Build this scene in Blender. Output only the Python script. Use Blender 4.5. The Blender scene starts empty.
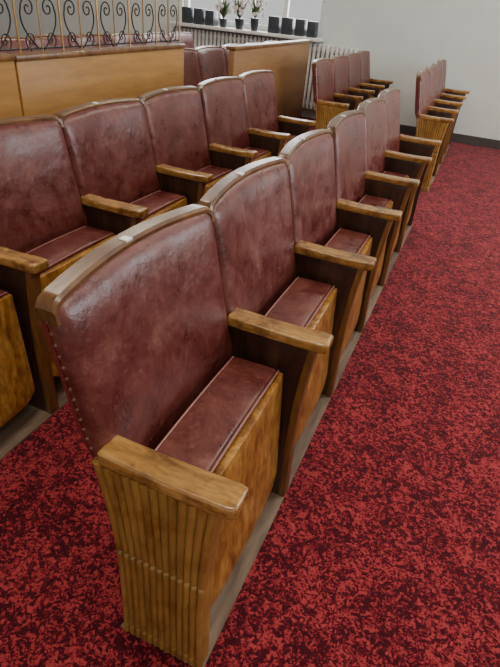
import bpy, bmesh, math, random
from mathutils import Matrix, Vector
random.seed(4)
scene = bpy.context.scene
COL = scene.collection

# ------------------------------------------------------------ materials
def new_mat(name):
    m = bpy.data.materials.new(name); m.use_nodes = True
    nt = m.node_tree
    return m, nt, nt.nodes["Principled BSDF"]

def ramp(nt, stops, interp='LINEAR'):
    r = nt.nodes.new('ShaderNodeValToRGB'); cr = r.color_ramp; cr.interpolation = interp
    while len(cr.elements) < len(stops): cr.elements.new(0.5)
    for e, (p, c) in zip(cr.elements, stops):
        e.position = p; e.color = (*c, 1)
    return r

def wood(name, dark, mid, light, stretch=(1, 1, 1), rough=0.33, scale=14, coat=0.35, vein=0.3, fine=6, patina=0.0, dist=0.8):
    m, nt, b = new_mat(name)
    L = nt.links
    tc = nt.nodes.new('ShaderNodeTexCoord')
    oi = nt.nodes.new('ShaderNodeObjectInfo')
    ad = nt.nodes.new('ShaderNodeVectorMath'); ad.operation = 'ADD'
    ml = nt.nodes.new('ShaderNodeVectorMath'); ml.operation = 'SCALE'; ml.inputs['Scale'].default_value = 7.0
    cb = nt.nodes.new('ShaderNodeCombineXYZ')
    for i in range(3): L.new(oi.outputs['Random'], cb.inputs[i])
    L.new(cb.outputs[0], ml.inputs[0])
    L.new(tc.outputs['Object'], ad.inputs[0]); L.new(ml.outputs[0], ad.inputs[1])
    mp = nt.nodes.new('ShaderNodeMapping'); mp.inputs['Scale'].default_value = stretch
    L.new(ad.outputs[0], mp.inputs['Vector'])
    n1 = nt.nodes.new('ShaderNodeTexNoise'); n1.inputs['Scale'].default_value = scale
    n1.inputs['Detail'].default_value = 6; n1.inputs['Distortion'].default_value = dist
    L.new(mp.outputs[0], n1.inputs['Vector'])
    n2 = nt.nodes.new('ShaderNodeTexNoise'); n2.inputs['Scale'].default_value = scale * fine
    n2.inputs['Detail'].default_value = 4
    L.new(mp.outputs[0], n2.inputs['Vector'])
    r = ramp(nt, [(0.28, dark), (0.5, mid), (0.72, light)])
    L.new(n1.outputs['Fac'], r.inputs[0])
    r2 = ramp(nt, [(0.35, (1 - vein,) * 3), (0.6, (1, 1, 1))])
    L.new(n2.outputs['Fac'], r2.inputs[0])
    mx = nt.nodes.new('ShaderNodeMixRGB'); mx.blend_type = 'MULTIPLY'; mx.inputs[0].default_value = 1
    L.new(r.outputs[0], mx.inputs[1]); L.new(r2.outputs[0], mx.inputs[2])
    out = mx
    if patina:
        n4 = nt.nodes.new('ShaderNodeTexNoise'); n4.inputs['Scale'].default_value = 16; n4.inputs['Detail'].default_value = 5
        n4.inputs['Roughness'].default_value = 0.65
        L.new(ad.outputs[0], n4.inputs['Vector'])
        p = 1 - patina
        r4 = ramp(nt, [(0.36, (p, p*0.85, p*0.7)), (0.52, (1, 1, 1)), (0.75, (1.0, 1.0, 1.0))])
        L.new(n4.outputs['Fac'], r4.inputs[0])
        m4 = nt.nodes.new('ShaderNodeMixRGB'); m4.blend_type = 'MULTIPLY'; m4.inputs[0].default_value = 1
        L.new(mx.outputs[0], m4.inputs[1]); L.new(r4.outputs[0], m4.inputs[2]); out = m4
    L.new(out.outputs[0], b.inputs['Base Color'])
    b.inputs['Roughness'].default_value = rough
    b.inputs['Coat Weight'].default_value = coat
    b.inputs['Coat Roughness'].default_value = 0.2
    bp = nt.nodes.new('ShaderNodeBump'); bp.inputs['Strength'].default_value = 0.12; bp.inputs['Distance'].default_value = 0.002
    L.new(n2.outputs['Fac'], bp.inputs['Height']); L.new(bp.outputs[0], b.inputs['Normal'])
    return m

OAK_ARM = wood('oak_arm', (0.25, 0.120, 0.026), (0.43, 0.225, 0.055), (0.57, 0.34, 0.105), (0.2, 1, 1), 0.24, 26, 0.5, 0.35, 6, 0.55)
OAK_REED = wood('oak_reeded', (0.25, 0.135, 0.028), (0.36, 0.20, 0.045), (0.45, 0.265, 0.068), (1, 1, 0.12), 0.35, 12, 0.35, 0.25, 6, 0.3)
OAK_PLY = wood('oak_plywood', (0.27, 0.115, 0.020), (0.45, 0.215, 0.040), (0.60, 0.33, 0.08), (1, 1.0, 0.3), 0.3, 17, 0.35, 0.4, 6, 0.4, 1.8)
RIM = wood('walnut_rim', (0.10, 0.045, 0.015), (0.17, 0.082, 0.028), (0.26, 0.135, 0.05), (1, 0.15, 1), 0.3, 26, 0.3, 0.3, 6, 0.4)
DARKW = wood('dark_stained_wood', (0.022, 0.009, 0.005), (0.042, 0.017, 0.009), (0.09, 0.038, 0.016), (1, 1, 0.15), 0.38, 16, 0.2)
EDGEW = wood('brown_edge_wood', (0.12, 0.05, 0.014), (0.2, 0.09, 0.025), (0.3, 0.15, 0.045), (1, 1, 0.15), 0.35, 16, 0.3)
PANEL = wood('oak_partition', (0.36, 0.175, 0.038), (0.43, 0.22, 0.050), (0.49, 0.265, 0.07), (1, 0.12, 1), 0.5, 9, 0.1, 0.15)
PANEL2 = wood('oak_partition_brown', (0.24, 0.118, 0.038), (0.29, 0.148, 0.05), (0.34, 0.18, 0.07), (1, 0.12, 1), 0.5, 9, 0.1, 0.15)
BOARD = wood('bare_floor_board', (0.12, 0.075, 0.048), (0.20, 0.135, 0.09), (0.30, 0.22, 0.15), (1, 0.15, 1), 0.65, 12, 0.0)

def leather():
    m, nt, b = new_mat('maroon_leather'); L = nt.links
    tc = nt.nodes.new('ShaderNodeTexCoord'); oi = nt.nodes.new('ShaderNodeObjectInfo')
    ad = nt.nodes.new('ShaderNodeVectorMath'); ad.operation = 'ADD'
    cb = nt.nodes.new('ShaderNodeCombineXYZ')
    mt = nt.nodes.new('ShaderNodeMath'); mt.operation = 'MULTIPLY'; mt.inputs[1].default_value = 9
    L.new(oi.outputs['Random'], mt.inputs[0])
    for i in range(3): L.new(mt.outputs[0], cb.inputs[i])
    L.new(tc.outputs['Object'], ad.inputs[0]); L.new(cb.outputs[0], ad.inputs[1])
    n1 = nt.nodes.new('ShaderNodeTexNoise'); n1.inputs['Scale'].default_value = 10; n1.inputs['Detail'].default_value = 10
    n1.inputs['Roughness'].default_value = 0.74; n1.inputs['Distortion'].default_value = 0.3
    L.new(ad.outputs[0], n1.inputs['Vector'])
    r = ramp(nt, [(0.3, (0.060, 0.009, 0.009)), (0.46, (0.110, 0.022, 0.018)), (0.58, (0.158, 0.042, 0.032)), (0.73, (0.24, 0.088, 0.062))])
    L.new(n1.outputs['Fac'], r.inputs[0])
    # fine scuffs
    ns = nt.nodes.new('ShaderNodeTexNoise'); ns.inputs['Scale'].default_value = 60; ns.inputs['Detail'].default_value = 6
    ns.inputs['Roughness'].default_value = 0.7
    L.new(ad.outputs[0], ns.inputs['Vector'])
    rs = ramp(nt, [(0.56, (0, 0, 0)), (0.72, (0.5, 0.5, 0.5))])
    L.new(ns.outputs['Fac'], rs.inputs[0])
    mxs = nt.nodes.new('ShaderNodeMixRGB'); mxs.inputs[2].default_value = (0.30, 0.13, 0.10, 1)
    L.new(rs.outputs[0], mxs.inputs[0]); L.new(r.outputs[0], mxs.inputs[1])
    L.new(mxs.outputs[0], b.inputs['Base Color'])
    rr = nt.nodes.new('ShaderNodeMapRange'); rr.inputs[1].default_value = 0.3; rr.inputs[2].default_value = 0.7
    rr.inputs[3].default_value = 0.2; rr.inputs[4].default_value = 0.5
    n3 = nt.nodes.new('ShaderNodeTexNoise'); n3.inputs['Scale'].default_value = 8; n3.inputs['Detail'].default_value = 5
    L.new(ad.outputs[0], n3.inputs['Vector']); L.new(n1.outputs['Fac'], rr.inputs[0])
    L.new(rr.outputs[0], b.inputs['Roughness'])
    n2 = nt.nodes.new('ShaderNodeTexVoronoi'); n2.inputs['Scale'].default_value = 350
    L.new(ad.outputs[0], n2.inputs['Vector'])
    bp = nt.nodes.new('ShaderNodeBump'); bp.inputs['Strength'].default_value = 0.18; bp.inputs['Distance'].default_value = 0.001
    L.new(n2.outputs['Distance'], bp.inputs['Height'])
    bp2 = nt.nodes.new('ShaderNodeBump'); bp2.inputs['Strength'].default_value = 0.45; bp2.inputs['Distance'].default_value = 0.015
    L.new(n3.outputs['Fac'], bp2.inputs['Height']); L.new(bp.outputs[0], bp2.inputs['Normal'])
    # soft creases
    nc = nt.nodes.new('ShaderNodeTexNoise'); nc.inputs['Scale'].default_value = 22; nc.inputs['Detail'].default_value = 3
    nc.inputs['Distortion'].default_value = 1.5
    L.new(ad.outputs[0], nc.inputs['Vector'])
    bp3 = nt.nodes.new('ShaderNodeBump'); bp3.inputs['Strength'].default_value = 0.22; bp3.inputs['Distance'].default_value = 0.004
    L.new(nc.outputs['Fac'], bp3.inputs['Height']); L.new(bp2.outputs[0], bp3.inputs['Normal'])
    L.new(bp3.outputs[0], b.inputs['Normal'])
    b.inputs['Specular IOR Level'].default_value = 0.7
    return m
LEATHER = leather()

def simple(name, col, rough=0.5, metal=0.0, bump=0, nscale=30, var=0.15):
    m, nt, b = new_mat(name); L = nt.links
    tc = nt.nodes.new('ShaderNodeTexCoord')
    n = nt.nodes.new('ShaderNodeTexNoise'); n.inputs['Scale'].default_value = nscale; n.inputs['Detail'].default_value = 4
    L.new(tc.outputs['Object'], n.inputs['Vector'])
    r = ramp(nt, [(0.3, tuple(c * (1 - var) for c in col)), (0.7, tuple(min(1, c * (1 + var)) for c in col))])
    L.new(n.outputs['Fac'], r.inputs[0]); L.new(r.outputs[0], b.inputs['Base Color'])
    b.inputs['Roughness'].default_value = rough; b.inputs['Metallic'].default_value = metal
    if bump:
        bp = nt.nodes.new('ShaderNodeBump'); bp.inputs['Strength'].default_value = bump; bp.inputs['Distance'].default_value = 0.003
        L.new(n.outputs['Fac'], bp.inputs['Height']); L.new(bp.outputs[0], b.inputs['Normal'])
    return m
PIPING = simple('leather_piping', (0.32, 0.14, 0.12), 0.4)
SIDE = simple('side_leather', (0.16, 0.020, 0.018), 0.45)
BRASS = simple('brass', (0.45, 0.27, 0.10), 0.35, 0.9)
NAIL = simple('dull_nail', (0.26, 0.15, 0.10), 0.4, 0.5)
IRON = simple('black_iron', (0.02, 0.018, 0.017), 0.45, 0.4)
PLATE = simple('ivory_plate', (0.95, 0.93, 0.86), 0.5)
WALL = simple('wall_paint', (0.64, 0.70, 0.67), 0.85, 0, 0.05, 3, 0.03)
CEIL = simple('ceiling_paint', (0.8, 0.8, 0.78), 0.9, 0, 0, 3, 0.02)
WHITE = simple('white_gloss_paint', (0.68, 0.69, 0.66), 0.4)
DARKTRIM = simple('dark_skirting', (0.06, 0.05, 0.05), 0.5)
POT = simple('dark_ceramic', (0.03, 0.035, 0.045), 0.35)
LEAF = simple('leaf_green', (0.08, 0.13, 0.05), 0.5)
PETAL = simple('pale_petals', (0.75, 0.68, 0.66), 0.6)

def carpet():
    m, nt, b = new_mat('red_patterned_carpet'); L = nt.links
    tc = nt.nodes.new('ShaderNodeTexCoord')
    nd = nt.nodes.new('ShaderNodeTexNoise'); nd.inputs['Scale'].default_value = 40; nd.inputs['Detail'].default_value = 2
    L.new(tc.outputs['Object'], nd.inputs['Vector'])
    mx = nt.nodes.new('ShaderNodeMixRGB'); mx.blend_type = 'ADD'; mx.inputs[0].default_value = 0.04
    L.new(tc.outputs['Object'], mx.inputs[1]); L.new(nd.outputs['Color'], mx.inputs[2])
    v = nt.nodes.new('ShaderNodeTexVoronoi'); v.inputs['Scale'].default_value = 96; v.feature = 'F1'
    L.new(mx.outputs[0], v.inputs['Vector'])
    n = nt.nodes.new('ShaderNodeTexNoise'); n.inputs['Scale'].default_value = 66; n.inputs['Detail'].default_value = 2.5
    n.inputs['Roughness'].default_value = 0.55; n.inputs['Distortion'].default_value = 2.2
    L.new(tc.outputs['Object'], n.inputs['Vector'])
    big = nt.nodes.new('ShaderNodeTexNoise'); big.inputs['Scale'].default_value = 9; big.inputs['Detail'].default_value = 3
    L.new(tc.outputs['Object'], big.inputs['Vector'])
    sep = nt.nodes.new('ShaderNodeSeparateColor'); L.new(v.outputs['Color'], sep.inputs[0])
    a = nt.nodes.new('ShaderNodeMath'); a.operation = 'MULTIPLY_ADD'; a.inputs[1].default_value = 0.26
    L.new(sep.outputs[0], a.inputs[0]); L.new(n.outputs['Fac'], a.inputs[2])
    c = nt.nodes.new('ShaderNodeMath'); c.operation = 'MULTIPLY_ADD'; c.inputs[1].default_value = 0.32
    L.new(big.outputs['Fac'], c.inputs[0]); L.new(a.outputs[0], c.inputs[2])
    r = ramp(nt, [(0.69, (0.050, 0.004, 0.009)), (0.78, (0.095, 0.006, 0.014)), (0.82, (0.20, 0.012, 0.022)), (0.93, (0.38, 0.048, 0.055))])
    L.new(c.outputs[0], r.inputs[0]); L.new(r.outputs[0], b.inputs['Base Color'])
    b.inputs['Roughness'].default_value = 0.95
    b.inputs['Specular IOR Level'].default_value = 0.12
    b.inputs['Sheen Weight'].default_value = 0.08
    f = nt.nodes.new('ShaderNodeTexNoise'); f.inputs['Scale'].default_value = 420
    L.new(tc.outputs['Object'], f.inputs['Vector'])
    bp = nt.nodes.new('ShaderNodeBump'); bp.inputs['Strength'].default_value = 0.6; bp.inputs['Distance'].default_value = 0.003
    L.new(f.outputs['Fac'], bp.inputs['Height']); L.new(bp.outputs[0], b.inputs['Normal'])
    return m
CARPET = carpet()

# ------------------------------------------------------------ mesh helpers
def add_box(bm, x0, x1, y0, y1, z0, z1):
    vs = [bm.verts.new((x, y, z)) for x in (x0, x1) for y in (y0, y1) for z in (z0, z1)]
    for f in ((0,1,3,2),(4,6,7,5),(0,4,5,1),(2,3,7,6),(0,2,6,4),(1,5,7,3)):
        bm.faces.new([vs[i] for i in f])

def grid_slab(bm, fa, fb, nu, nv):
    A = [[bm.verts.new(fa(i / nu, j / nv)) for j in range(nv + 1)] for i in range(nu + 1)]
    B = [[bm.verts.new(fb(i / nu, j / nv)) for j in range(nv + 1)] for i in range(nu + 1)]
    for i in range(nu):
        for j in range(nv):
            bm.faces.new((A[i][j], A[i+1][j], A[i+1][j+1], A[i][j+1]))
            bm.faces.new((B[i][j], B[i][j+1], B[i+1][j+1], B[i+1][j]))
    for i in range(nu):
        bm.faces.new((A[i][0], B[i][0], B[i+1][0], A[i+1][0]))
        bm.faces.new((A[i][nv], A[i+1][nv], B[i+1][nv], B[i][nv]))
    for j in range(nv):
        bm.faces.new((A[0][j], A[0][j+1], B[0][j+1], B[0][j]))
        bm.faces.new((A[nu][j], B[nu][j], B[nu][j+1], A[nu][j+1]))

def tube(bm, pts, r, seg=8, closed=False):
    pts = [Vector(p) for p in pts]; rings = []
    n = len(pts)
    for i, p in enumerate(pts):
        t = (pts[(i+1) % n] - pts[i-1]) if closed else (pts[min(i+1, n-1)] - pts[max(i-1, 0)])
        t.normalize()
        ref = Vector((1, 0, 0)) if abs(t.x) < 0.9 else Vector((0, 1, 0))
        a = t.cross(ref).normalized(); b = t.cross(a)
        rr = r[i] if isinstance(r, (list, tuple)) else r
        rings.append([bm.verts.new(p + rr * (math.cos(2*math.pi*k/seg) * a + math.sin(2*math.pi*k/seg) * b)) for k in range(seg)])
    m = n if closed else n - 1
    for i in range(m):
        R, S = rings[i], rings[(i+1) % n]
        for k in range(seg):
            bm.faces.new((R[k], R[(k+1) % seg], S[(k+1) % seg], S[k]))
    if not closed:
        bm.faces.new(rings[0][::-1]); bm.faces.new(rings[-1])

def lathe(bm, cx, cy, prof, seg=16):
    rings = [[bm.verts.new((cx + r*math.cos(2*math.pi*k/seg), cy + r*math.sin(2*math.pi*k/seg), z)) for k in range(seg)] for r, z in prof]
    for R, S in zip(rings, rings[1:]):
        for k in range(seg): bm.faces.new((R[k], R[(k+1) % seg], S[(k+1) % seg], S[k]))
    bm.faces.new(rings[0][::-1]); bm.faces.new(rings[-1])

def finish(bm, name, mat, bevel=0, smooth=True, shift=None, seg=2):
    if shift: bmesh.ops.translate(bm, verts=bm.verts, vec=shift)
    bmesh.ops.recalc_face_normals(bm, faces=bm.faces)
    if bevel:
        es = [e for e in bm.edges if len(e.link_faces) == 2 and e.calc_face_angle(0) > math.radians(35)]
        bmesh.ops.bevel(bm, geom=es, offset=bevel, segments=seg, affect='EDGES', profile=0.5, clamp_overlap=True)
    me = bpy.data.meshes.new(name); bm.to_mesh(me); bm.free()
    me.materials.append(mat)
    if smooth:
        me.polygons.foreach_set('use_smooth', [True] * len(me.polygons))
        me.set_sharp_from_angle(angle=math.radians(38))
    return me

def obj(name, me, parent=None, loc=(0, 0, 0)):
    o = bpy.data.objects.new(name, me); COL.objects.link(o); o.location = loc
    if parent: o.parent = parent
    return o
def empty(name, loc=(0, 0, 0)):
    e = bpy.data.objects.new(name, None); e.empty_display_size = 0.1; COL.objects.link(e); e.location = loc
    return e
def lerp(a, b, t): return a + (b - a) * t
def interp(tab, z):
    for (z0, v0), (z1, v1) in zip(tab, tab[1:]):
        if z <= z1:
            t = (z - z0) / (z1 - z0); return lerp(v0, v1, max(0, t))
    return tab[-1][1]

# ------------------------------------------------------------ theatre seat parts (local x origin at X0)
X0 = -0.33
SH = Vector((-X0, 0, 0))
PITCH = 0.512
YB0, YB1 = -0.014, 0.493
def back_x(z):
    x = -0.43 - 0.210 * (z - 0.587)
    if z < 0.49: x = -0.4095 - 0.02 * max(0, 0.49 - z)
    return x
def bow(u, z=1.0):
    s = 2*u - 1; return 0.026 * (1 - s*s) * min(1, max(0, (z - 0.34) / 0.2))
def thin(z): return min(1.0, max(0.22, (z - 0.44) / 0.13))
def ztop(u):
    s = abs(2*u - 1)
    return 0.827 + 0.009*(1 - s*s) - 0.010 * max(0, (s - 0.92) / 0.08) ** 2.0
ZB = 0.36

def m_cushion():
    bm = bmesh.new()
    def P(u, v, front):
        uu = 0.5 - 0.5*math.cos(math.pi*u); uu = lerp(u, uu, 0.7)
        vv = 0.5 - 0.5*math.cos(math.pi*v); vv = lerp(v, vv, 0.7)
        zt = ztop(uu) - 0.002
        z = lerp(ZB, zt, vv); y = lerp(YB0, YB1, uu)
        s = abs(2*uu - 1); t = abs(2*vv - 1)
        x = back_x(z) - bow(uu, z)
        if front:
            x += (0.013 * (1 - s**6) * (1 - t**8) - 0.012 * (s**24) - 0.012*(t**30)) * min(1, max(0, (z - 0.46) / 0.08))
        else:
            x -= 0.032 * thin(z)
        return (x, y, z)
    grid_slab(bm, lambda u, v: P(u, v, True), lambda u, v: P(u, v, False), 30, 34)
    return finish(bm, 'back_cushion', LEATHER, 0.003, shift=SH)
def m_shell():
    bm = bmesh.new()
    def P(u, v, d):
        z = lerp(ZB - 0.002, ztop(u) - 0.004, v); y = lerp(YB0 + 0.001, YB1 - 0.001, u)
        return (back_x(z) - bow(u, z) - d * thin(z) - 0.0005, y, z)
    grid_slab(bm, lambda u, v: P(u, v, 0.0325), lambda u, v: P(u, v, 0.042), 20, 24)
    return finish(bm, 'back_shell', SIDE, 0.0, shift=SH)
def m_rim():
    bm = bmesh.new()
    path = []
    n = 40
    path.append((0.0, ztop(0) - 0.018)); path.append((0.0, ztop(0) - 0.008))
    for i in range(n + 1):
        u = i / n; path.append((u, ztop(u)))
    path.append((1.0, ztop(0) - 0.008)); path.append((1.0, ztop(0) - 0.018))
    pts = [(lerp(YB0, YB1, u), z, u) for u, z in path]
    rings = []
    th = 0.014
    for k, (y, z, u) in enumerate(pts):
        a = pts[max(k-1, 0)]; b = pts[min(k+1, len(pts)-1)]
        ty, tz = b[0]-a[0], b[1]-a[1]; l = math.hypot(ty, tz); ty /= l; tz /= l
        ny, nz = -tz, ty
        xc = back_x(z) - bow(u) - 0.0245
        hw = 0.0185
        cs = []
        sec = [(-hw, 0), (-hw, 0.7), (-hw + 0.004, 1.0), (hw - 0.005, 1.0), (hw, 0.6), (hw, 0)]
        for dx, h in sec:
            hh = h * th - 0.006
            yy = min(max(y + ny*hh, YB0 - 0.002), YB1 + 0.002)
            cs.append(bm.verts.new((xc + dx, yy, z + nz*hh)))
        rings.append(cs)
    for R, S in zip(rings, rings[1:]):
        m = len(R)
        for k in range(m): bm.faces.new((R[k], R[(k+1) % m], S[(k+1) % m], S[k]))
    bm.faces.new(rings[0][::-1]); bm.faces.new(rings[-1])
    return finish(bm, 'top_rim', RIM, 0, shift=SH)
def m_arm():
    bm = bmesh.new()
    N = 16
    def P(u, v, top):
        x = lerp(-0.432, -0.170, u)
        hw = 0.0275 + 0.003 * math.sin(u * math.pi * 0.5)
        if u > 0.93: hw *= math.sqrt(max(0.0, 1 - ((u - 0.93)/0.07)**2 * 0.22))
        y = lerp(-hw, hw, v) + 0.003
        z = (0.568 - 0.004*math.sin(u*math.pi)) if top else (0.537 + 0.004 * (u > 0.9) * (u-0.9)*10)
        return (x, y, z)
    grid_slab(bm, lambda u, v: P(u, v, True), lambda u, v: P(u, v, False), N, 4)
    return finish(bm, 'armrest', OAK_ARM, 0.006, shift=SH, seg=3)
REAR = [(0, -0.415), (0.10, -0.412), (0.25, -0.411), (0.33, -0.414), (0.42, -0.424), (0.48, -0.434), (0.54, -0.447)]
FRONT = [(0, -0.2155), (0.2, -0.220), (0.35, -0.217), (0.45, -0.210), (0.54, -0.200)]
def m_standard(mat):
    bm = bmesh.new()
    grid_slab(bm, lambda u, v: (lerp(interp(REAR, v*0.538), interp(FRONT, v*0.538), u), -0.018, v*0.538),
                  lambda u, v: (lerp(interp(REAR, v*0.538), interp(FRONT, v*0.538), u), 0.018, v*0.538), 2, 24)
    return finish(bm, 'standard', mat, 0.003, shift=SH)
def m_edge():
    bm = bmesh.new()
    def P(u, v, s):
        z = v*0.537; f = interp(FRONT, z)
        return (f - 0.016 + 0.020*u, s*0.0195, z)
    grid_slab(bm, lambda u, v: P(u, v, -1), lambda u, v: P(u, v, 1), 1, 24)
    return finish(bm, 'front_edge_strip', EDGEW, 0.003, shift=SH)
def m_reeds():
    bm = bmesh.new(); n = 13; nz = 120; seg = 8
    for i in range(n):
        rings = []
        for j in range(nz + 1):
            z = 0.001 + 0.535 * j / nz
            xr, xf = interp(REAR, z), interp(FRONT, z)
            w = xf - xr; r = w / n / 2; xc = xr + (i + 0.5) * w / n
            d = 0.0080
            for zn in (0.035, 0.305):
                d *= 1 - 0.75 * math.exp(-((z - zn) / 0.0035) ** 2)
            rings.append([bm.verts.new((xc + r*math.cos(math.pi*k/seg), -0.0174 - d*math.sin(math.pi*k/seg), z)) for k in range(seg + 1)])
        for R, S in zip(rings, rings[1:]):
            for k in range(seg): bm.faces.new((R[k], R[k+1], S[k+1], S[k]))
            bm.faces.new((R[seg], R[0], S[0], S[seg]))
        bm.faces.new(rings[0][::-1]); bm.faces.new(rings[-1])
    return finish(bm, 'reeding', OAK_REED, 0, shift=SH)
YS0, YS1 = 0.034, 0.473
def sx(z, d=0.0): return lerp(-0.232, -0.260, z / 0.47) - d
def m_seatpad():
    bm = bmesh.new()
    def P(u, v, f):
        z = lerp(0.10, 0.470, v); y = lerp(YS0, YS1, u)
        s = 2*u-1
        if v > 0.9: z += 0.006*(1 - s*s)*(v-0.9)*10
        x = sx(z, 0.016) if f else -0.396
        return (x, y, z)
    grid_slab(bm, lambda u, v: P(u, v, True), lambda u, v: P(u, v, False), 12, 12)
    return finish(bm, 'seat_cushion', LEATHER, 0.009, shift=SH, seg=3)
def m_seatpan():
    bm = bmesh.new()
    def P(u, v, f):
        s = abs(2*u-1)
        z0 = 0.085 + 0.03 * max(0, (s-0.7)/0.3)**2
        z = lerp(z0, 0.462, v); y = lerp(YS0 + 0.001, YS1 - 0.001, u)
        return (sx(z, 0) + (0.007*(1 - s*s) if f else -0.0155), y, z)
    grid_slab(bm, lambda u, v: P(u, v, True), lambda u, v: P(u, v, False), 16, 12)
    return finish(bm, 'seat_underside_plywood', OAK_PLY, 0.003, shift=SH)
def m_piping():
    bm = bmesh.new()
    z = 0.469
    for x in (sx(z, 0.012), -0.394):
        pts = [(x, YS0 + 0.004, 0.25), (x, YS0 + 0.002, z - 0.01), (x, YS0 + 0.008, z - 0.001)]
        pts += [(x, lerp(YS0 + 0.02, YS1 - 0.02, k/8), z + 0.0055*(1-(2*k/8-1)**2)) for k in range(9)]
        pts += [(x, YS1 - 0.008, z - 0.001), (x, YS1 - 0.002, z - 0.01), (x, YS1 - 0.004, 0.25)]
        tube(bm, pts, 0.0026, 6)
    return finish(bm, 'seat_piping', PIPING, 0, shift=SH)
def m_nails():
    bm = bmesh.new()
    for k in range(16):
        z = 0.50 + k * 0.0200
        bmesh.ops.create_icosphere(bm, subdivisions=1, radius=0.0036, matrix=Matrix.Translation((back_x(z) - 0.027*thin(z), YB0, z)))
    return finish(bm, 'upholstery_nails', NAIL, 0, shift=SH)
def m_hinge():
    bm = bmesh.new()
    add_box(bm, -0.33, -0.285, 0.018, 0.034, 0.14, 0.20)
    add_box(bm, -0.33, -0.285, 0.470, 0.494, 0.14, 0.20)
    add_box(bm, -0.392, -0.33, 0.018, 0.494, 0.05, 0.085)
    return finish(bm, 'hinge_bracket', IRON, 0.003, shift=SH)
def m_plate():
    bm = bmesh.new()
    u = 0.46; z = ztop(u) + 0.008; xc = back_x(z) - bow(u) - 0.014
    add_box(bm, xc - 0.009, xc + 0.009, lerp(YB0, YB1, u) - 0.009, lerp(YB0, YB1, u) + 0.009, z - 0.002, z + 0.0018)
    return finish(bm, 'seat_number_plate', PLATE, 0, False, shift=SH)

ME = dict(cushion=m_cushion(), shell=m_shell(), rim=m_rim(), arm=m_arm(), std=m_standard(DARKW), edge=m_edge(),
          stdo=m_standard(OAK_REED), reeds=m_reeds(), pad=m_seatpad(), pan=m_seatpan(), pipe=m_piping(),
          nails=m_nails(), hinge=m_hinge(), plate=m_plate())

def seat(rowoff, y, first=False, last=False):
    e = empty('theatre_seat', (X0 + rowoff, y, 0))
    a = 0 if first else random.uniform(-0.006, 0.006)     # small sag differences of old seats
    dz = 0 if first else random.uniform(-0.003, 0.003)
    for nm, k in (('back_cushion', 'cushion'), ('back_shell', 'shell'), ('top_rim', 'rim'), ('seat_number_plate', 'plate')):
        o = obj(nm, ME[k], e, (0, 0, dz)); o.rotation_euler = (0, a, 0)
    c = random.uniform(-0.012, 0.012)
    for nm, k in (('seat_cushion', 'pad'), ('seat_underside_plywood', 'pan'), ('seat_piping', 'pipe')):
        o = obj(nm, ME[k], e); o.rotation_euler = (0, c, 0)
    obj('armrest', ME['arm'], e)
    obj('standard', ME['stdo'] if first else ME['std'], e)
    obj('hinge_bracket', ME['hinge'], e)
    if first:
        obj('reeding', ME['reeds'], e); obj('upholstery_nails', ME['nails'], e)
    else:
        obj('front_edge_strip', ME['edge'], e)
    if last:
        obj('armrest_end', ME['arm'], e, (0, PITCH, 0)); obj('standard_end', ME['std'], e, (0, PITCH, 0))
    return e
YA = 0.4965
def row(off, y0, n):
    for k in range(n): seat(off, y0 + k*PITCH, k == 0, k == n-1)
    bm = bmesh.new()
    add_box(bm, -0.425 + off, -0.212 + off, y0 - 0.02, y0 + n*PITCH + 0.03, -0.012, 0.0)
    obj('floor_board_strip', finish(bm, 'floor_board_strip', BOARD, 0.002))
RP = 0.826
row(0, YA, 6)
row(-RP, YA - PITCH*2 - 0.04, 8)
row(0, 4.50, 4)
row(-RP, 4.45, 4)
row(-1.80, 3.75, 5)
row(-2.80, 1.9, 8)

# ------------------------------------------------------------ room
def slab(name, mat, b, bevel=0):
    bm = bmesh.new(); add_box(bm, *b)
    return obj(name, finish(bm, name, mat, bevel, False))
YW = 6.78
XL, XR, YF, ZC = -7.5, 3.0, -3.5, 3.3
slab('floor', CARPET, (XL, XR, YF, YW, -0.11, -0.006))
wx0, wx1, wz0, wz1 = -3.88, -1.99, 0.89, 2.4
bm = bmesh.new()
add_box(bm, XL, wx0, YW, YW+0.2, -0.1, ZC); add_box(bm, wx1, XR, YW, YW+0.2, -0.1, ZC)
add_box(bm, wx0, wx1, YW, YW+0.2, -0.1, wz0); add_box(bm, wx0, wx1, YW, YW+0.2, wz1, ZC)
obj('wall_back', finish(bm, 'wall_back', WALL, 0, False))
slab('wall_left', WALL, (XL-0.2, XL, YF, YW, -0.1, ZC))
ry0, ry1, rz0, rz1 = 2.2, 6.0, 0.9, 2.8
bm = bmesh.new()
add_box(bm, XR, XR+0.2, YF, ry0, -0.1, ZC); add_box(bm, XR, XR+0.2, ry1, YW, -0.1, ZC)
add_box(bm, XR, XR+0.2, ry0, ry1, -0.1, rz0); add_box(bm, XR, XR+0.2, ry0, ry1, rz1, ZC)
obj('wall_right', finish(bm, 'wall_right', WALL, 0, False))
bm = bmesh.new()
for k in range(6):
    y = lerp(ry0+0.03, ry1-0.03, k/5); add_box(bm, XR+0.06, XR+0.11, y-0.025, y+0.025, rz0, rz1)
for z in (rz0+0.03, 2.1, rz1-0.03): add_box(bm, XR+0.065, XR+0.105, ry0, ry1, z-0.03, z+0.03)
w2 = empty('window_2', (XR, ry0, rz0)); obj('frame', finish(bm, 'frame', WHITE, 0, False, shift=Vector((-XR, -ry0, -rz0))), w2)
slab('ceiling', CEIL, (XL-0.2, XR+0.2, YF, YW+0.2, ZC, ZC+0.15))
slab('baseboard_back', DARKTRIM, (-1.45, XR, YW-0.02, YW, -0.006, 0.09), 0.003)
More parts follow.
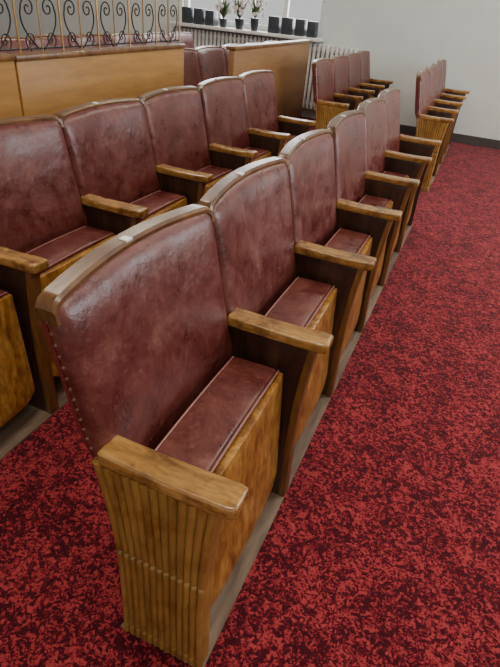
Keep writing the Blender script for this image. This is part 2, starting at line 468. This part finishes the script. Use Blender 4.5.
# window
bm = bmesh.new()
for x in (wx0+0.03, wx0 + 0.5, (wx0+wx1)/2, wx1-0.5, wx1-0.03):
    add_box(bm, x-0.025, x+0.025, YW+0.06, YW+0.11, wz0, wz1)
for z in (wz0+0.03, 1.75, wz1-0.03):
    add_box(bm, wx0, wx1, YW+0.065, YW+0.105, z-0.03, z+0.03)
w = empty('window_1', ((wx0+wx1)/2, YW, wz0))
me = finish(bm, 'frame', WHITE, 0, False, shift=Vector((-(wx0+wx1)/2, -YW, -wz0)))
obj('frame', me, w)
bm = bmesh.new(); add_box(bm, wx0-0.04, wx1+0.04, YW-0.24, YW+0.06, wz0-0.035, wz0-0.001)
obj('sill', finish(bm, 'sill', WHITE, 0.004, shift=Vector((-(wx0+wx1)/2, -YW, -wz0))), w)
# radiator: ribbed sections
bm = bmesh.new()
x = -3.95
while x < -1.50:
    add_box(bm, x, x+0.034, YW-0.15, YW-0.05, 0.12, 0.835); x += 0.055
add_box(bm, -3.95, -1.50, YW-0.125, YW-0.075, 0.16, 0.2); add_box(bm, -3.95, -1.50, YW-0.125, YW-0.075, 0.76, 0.80)
for x in (-3.9, -2.7, -1.56): add_box(bm, x, x+0.03, YW-0.13, YW-0.07, -0.006, 0.13)
obj('radiator', finish(bm, 'radiator', WHITE, 0.008))
def plant(x, h, r, n, seed):
    random.seed(seed)
    e = empty('potted_plant', (x, YW-0.14, wz0))
    bm = bmesh.new(); lathe(bm, 0, 0, [(r*0.7, 0), (r, h*0.9), (r*1.08, h*0.9), (r*1.08, h)])
    obj('pot', finish(bm, 'pot', POT, 0), e)
    bm = bmesh.new(); bf = bmesh.new()
    for k in range(n):
        a = random.uniform(0, 6.28); L = random.uniform(0.10, 0.28); out = random.uniform(0.03, 0.14)
        p = []
        for j in range(6):
            t = j/5; p.append(Vector((math.cos(a)*out*t, math.sin(a)*out*t*0.5, h + L*t - 0.06*t*t)))
        side = Vector((-math.sin(a), math.cos(a), 0.2)).normalized()
        prev = None
        for j, q in enumerate(p):
            ww = 0.016*math.sin(math.pi*(0.12 + 0.86*j/5))
            c = (bm.verts.new(q - side*ww), bm.verts.new(q + side*ww))
            if prev: bm.faces.new((prev[0], prev[1], c[1], c[0]))
            prev = c
        if k % 2 == 0:
            for q in range(5):
                aa = q*1.2566
                bmesh.ops.create_icosphere(bf, subdivisions=1, radius=0.011, matrix=Matrix.Translation(p[-1] + Vector((math.cos(aa)*0.012, 0, math.sin(aa)*0.012))))
    obj('leaves', finish(bm, 'leaves', LEAF, 0), e)
    obj('flowers', finish(bf, 'flowers', PETAL, 0), e)
for i, (x, h, r) in enumerate([(-3.0, 0.11, 0.06), (-2.80, 0.13, 0.055), (-3.22, 0.09, 0.05)]):
    plant(x, h, r, 34, i)
bm = bmesh.new()
for x, wdt, h in ((-3.80, .15, .17), (-3.63, .14, .17), (-3.47, .14, .16), (-2.62, .15, .17), (-2.45, .15, .17), (-2.28, .13, .17), (-2.13, 0.12, .16)):
    add_box(bm, x, x+wdt*0.85, YW-0.15, YW-0.02, wz0, wz0+h)
obj('row_of_dark_boxes', finish(bm, 'row_of_dark_boxes', POT, 0.004))  # plain boxes standing in for unidentified dark objects along the sill

# partitions
def partition(x, y0, y1, zt, mat, name='wooden_partition'):
    e = empty(name, (x, (y0+y1)/2, -0.006)); hy = (y1-y0)/2
    bm = bmesh.new(); add_box(bm, -0.04, 0, -hy, hy, 0, zt-0.018)
    obj('panel', finish(bm, 'panel', mat, 0.002), e)
    bm = bmesh.new(); add_box(bm, -0.065, 0.008, -hy-0.004, hy+0.004, zt-0.018, zt+0.006)
    obj('cap_rail', finish(bm, 'cap_rail', EDGEW, 0.004), e)
    bm = bmesh.new(); add_box(bm, 0.0, 0.012, -hy, hy, 0, 0.1)
    obj('plinth', finish(bm, 'plinth', mat, 0.002), e)
partition(-1.85, 1.84, 3.26, 0.945, PANEL)
partition(-1.85, 0.4, 1.828, 0.950, PANEL)
partition(-1.65, 3.60, 5.30, 0.938, PANEL2)

def spiral(cy, cz, r0, turns, a0, sgn, n=26):
    return [(0, cy + sgn*(r0*(1-0.85*t/n))*math.cos(a0 + turns*6.283*t/n), cz + (r0*(1-0.85*t/n))*math.sin(a0 + turns*6.283*t/n)) for t in range(n+1)]
def railing(x, y0, n, zb):
    W = 0.27
    e = empty('wrought_iron_railing', (x, y0, zb))
    bi, bb = bmesh.new(), bmesh.new()
    for k in range(n):
        c = (k+0.5)*W
        for s in (1, -1):
            p = [(0, c + s*0.012, 0.01)]
            for t in range(1, 13):
                f = t/12; p.append((0, c + s*(0.012 + 0.095*math.sin(math.pi*f*0.62)), 0.01 + 0.16*f))
            ly, lz = p[-1][1], p[-1][2]
            p += spiral(ly - s*0.04, lz, 0.04, 1.4, 0.0, s)[1:]
            tube(bi, p, 0.0034, 6)
            tube(bi, spiral(c + s*0.062, 0.05, 0.035, 1.3, -1.2, s), 0.0028, 6)
            tube(bi, spiral(c + s*0.050, 0.30, 0.04, 1.3, 2.4, s), 0.0028, 6)
        tube(bb, [(0, c, 0.0), (0, c, 0.42)], 0.0035, 6)
        tube(bb, [(0, k*W, 0.0), (0, k*W, 0.42)], 0.005, 8)
    tube(bb, [(0, n*W, 0.0), (0, n*W, 0.42)], 0.005, 8)
    tube(bb, [(0, 0, 0.42), (0, n*W, 0.42)], 0.012, 8)
    tube(bi, [(0, 0, 0.018), (0, n*W, 0.018)], 0.004, 8)
    obj('scrolls', finish(bi, 'scrolls', IRON), e); obj('rods_and_rail', finish(bb, 'rods_and_rail', BRASS), e)
railing(-1.88, 0.55, 10, 0.944)

# ------------------------------------------------------------ light
w = bpy.data.worlds.new('World'); scene.world = w; w.use_nodes = True
bg = w.node_tree.nodes['Background']; bg.inputs[0].default_value = (0.96, 0.95, 0.94, 1); bg.inputs[1].default_value = 0.72
def emis():
    m, nt, b = new_mat('lamp_diffuser')
    b.inputs['Base Color'].default_value = (0.9, 0.9, 0.9, 1)
    b.inputs['Emission Color'].default_value = (1, 0.93, 0.82, 1); b.inputs['Emission Strength'].default_value = 3
    return m
EM = emis()
for (lx, ly) in ((-0.6, 0.6), (1.4, 2.6), (-2.6, 2.6), (0.2, 5.0), (-3.4, 5.2), (1.4, -1.5)):
    e = empty('ceiling_light', (lx, ly, ZC))
    bm = bmesh.new(); add_box(bm, -0.45, 0.45, -0.3, 0.3, -0.05, 0.0)
    obj('housing', finish(bm, 'housing', WHITE, 0.01), e)
    bm = bmesh.new(); add_box(bm, -0.41, 0.41, -0.26, 0.26, -0.056, -0.05)
    obj('diffuser', finish(bm, 'diffuser', EM, 0, False), e)
    l = bpy.data.lights.new('lamp', 'AREA'); l.shape = 'RECTANGLE'; l.size = 0.8; l.size_y = 0.5; l.energy = 29
    l.color = (1, 0.88, 0.71)
    lo = bpy.data.objects.new('lamp', l); COL.objects.link(lo); lo.parent = e; lo.location = (0, 0, -0.06)
def daylight(loc, rot, sx_, sy_, en):
    l = bpy.data.lights.new('window_daylight', 'AREA'); l.shape = 'RECTANGLE'; l.size = sx_; l.size_y = sy_; l.energy = en; l.color = (0.98, 0.97, 1)
    lo = bpy.data.objects.new('window_daylight', l); COL.objects.link(lo); lo.location = loc; lo.rotation_euler = rot
daylight(((wx0+wx1)/2, YW+0.25, 1.65), (math.radians(-90), 0, 0), 1.8, 1.4, 60)
daylight((XR+0.25, (ry0+ry1)/2, (rz0+rz1)/2), (0, math.radians(90), 0), 1.9, 3.8, 130)

# ------------------------------------------------------------ camera
cd = bpy.data.cameras.new('camera'); cam = bpy.data.objects.new('camera', cd); COL.objects.link(cam)
cd.sensor_fit = 'VERTICAL'; cd.sensor_height = 36; cd.lens = 509/667*36; cd.clip_start = 0.02
R = Matrix(((0.9143, -0.2810, 0.2916), (0.3969, 0.4791, -0.7829), (0.0803, 0.8315, 0.5495)))
cam.matrix_world = Matrix.Translation((0, 0, 1.227)) @ R.to_quaternion().to_matrix().to_4x4()
scene.camera = cam
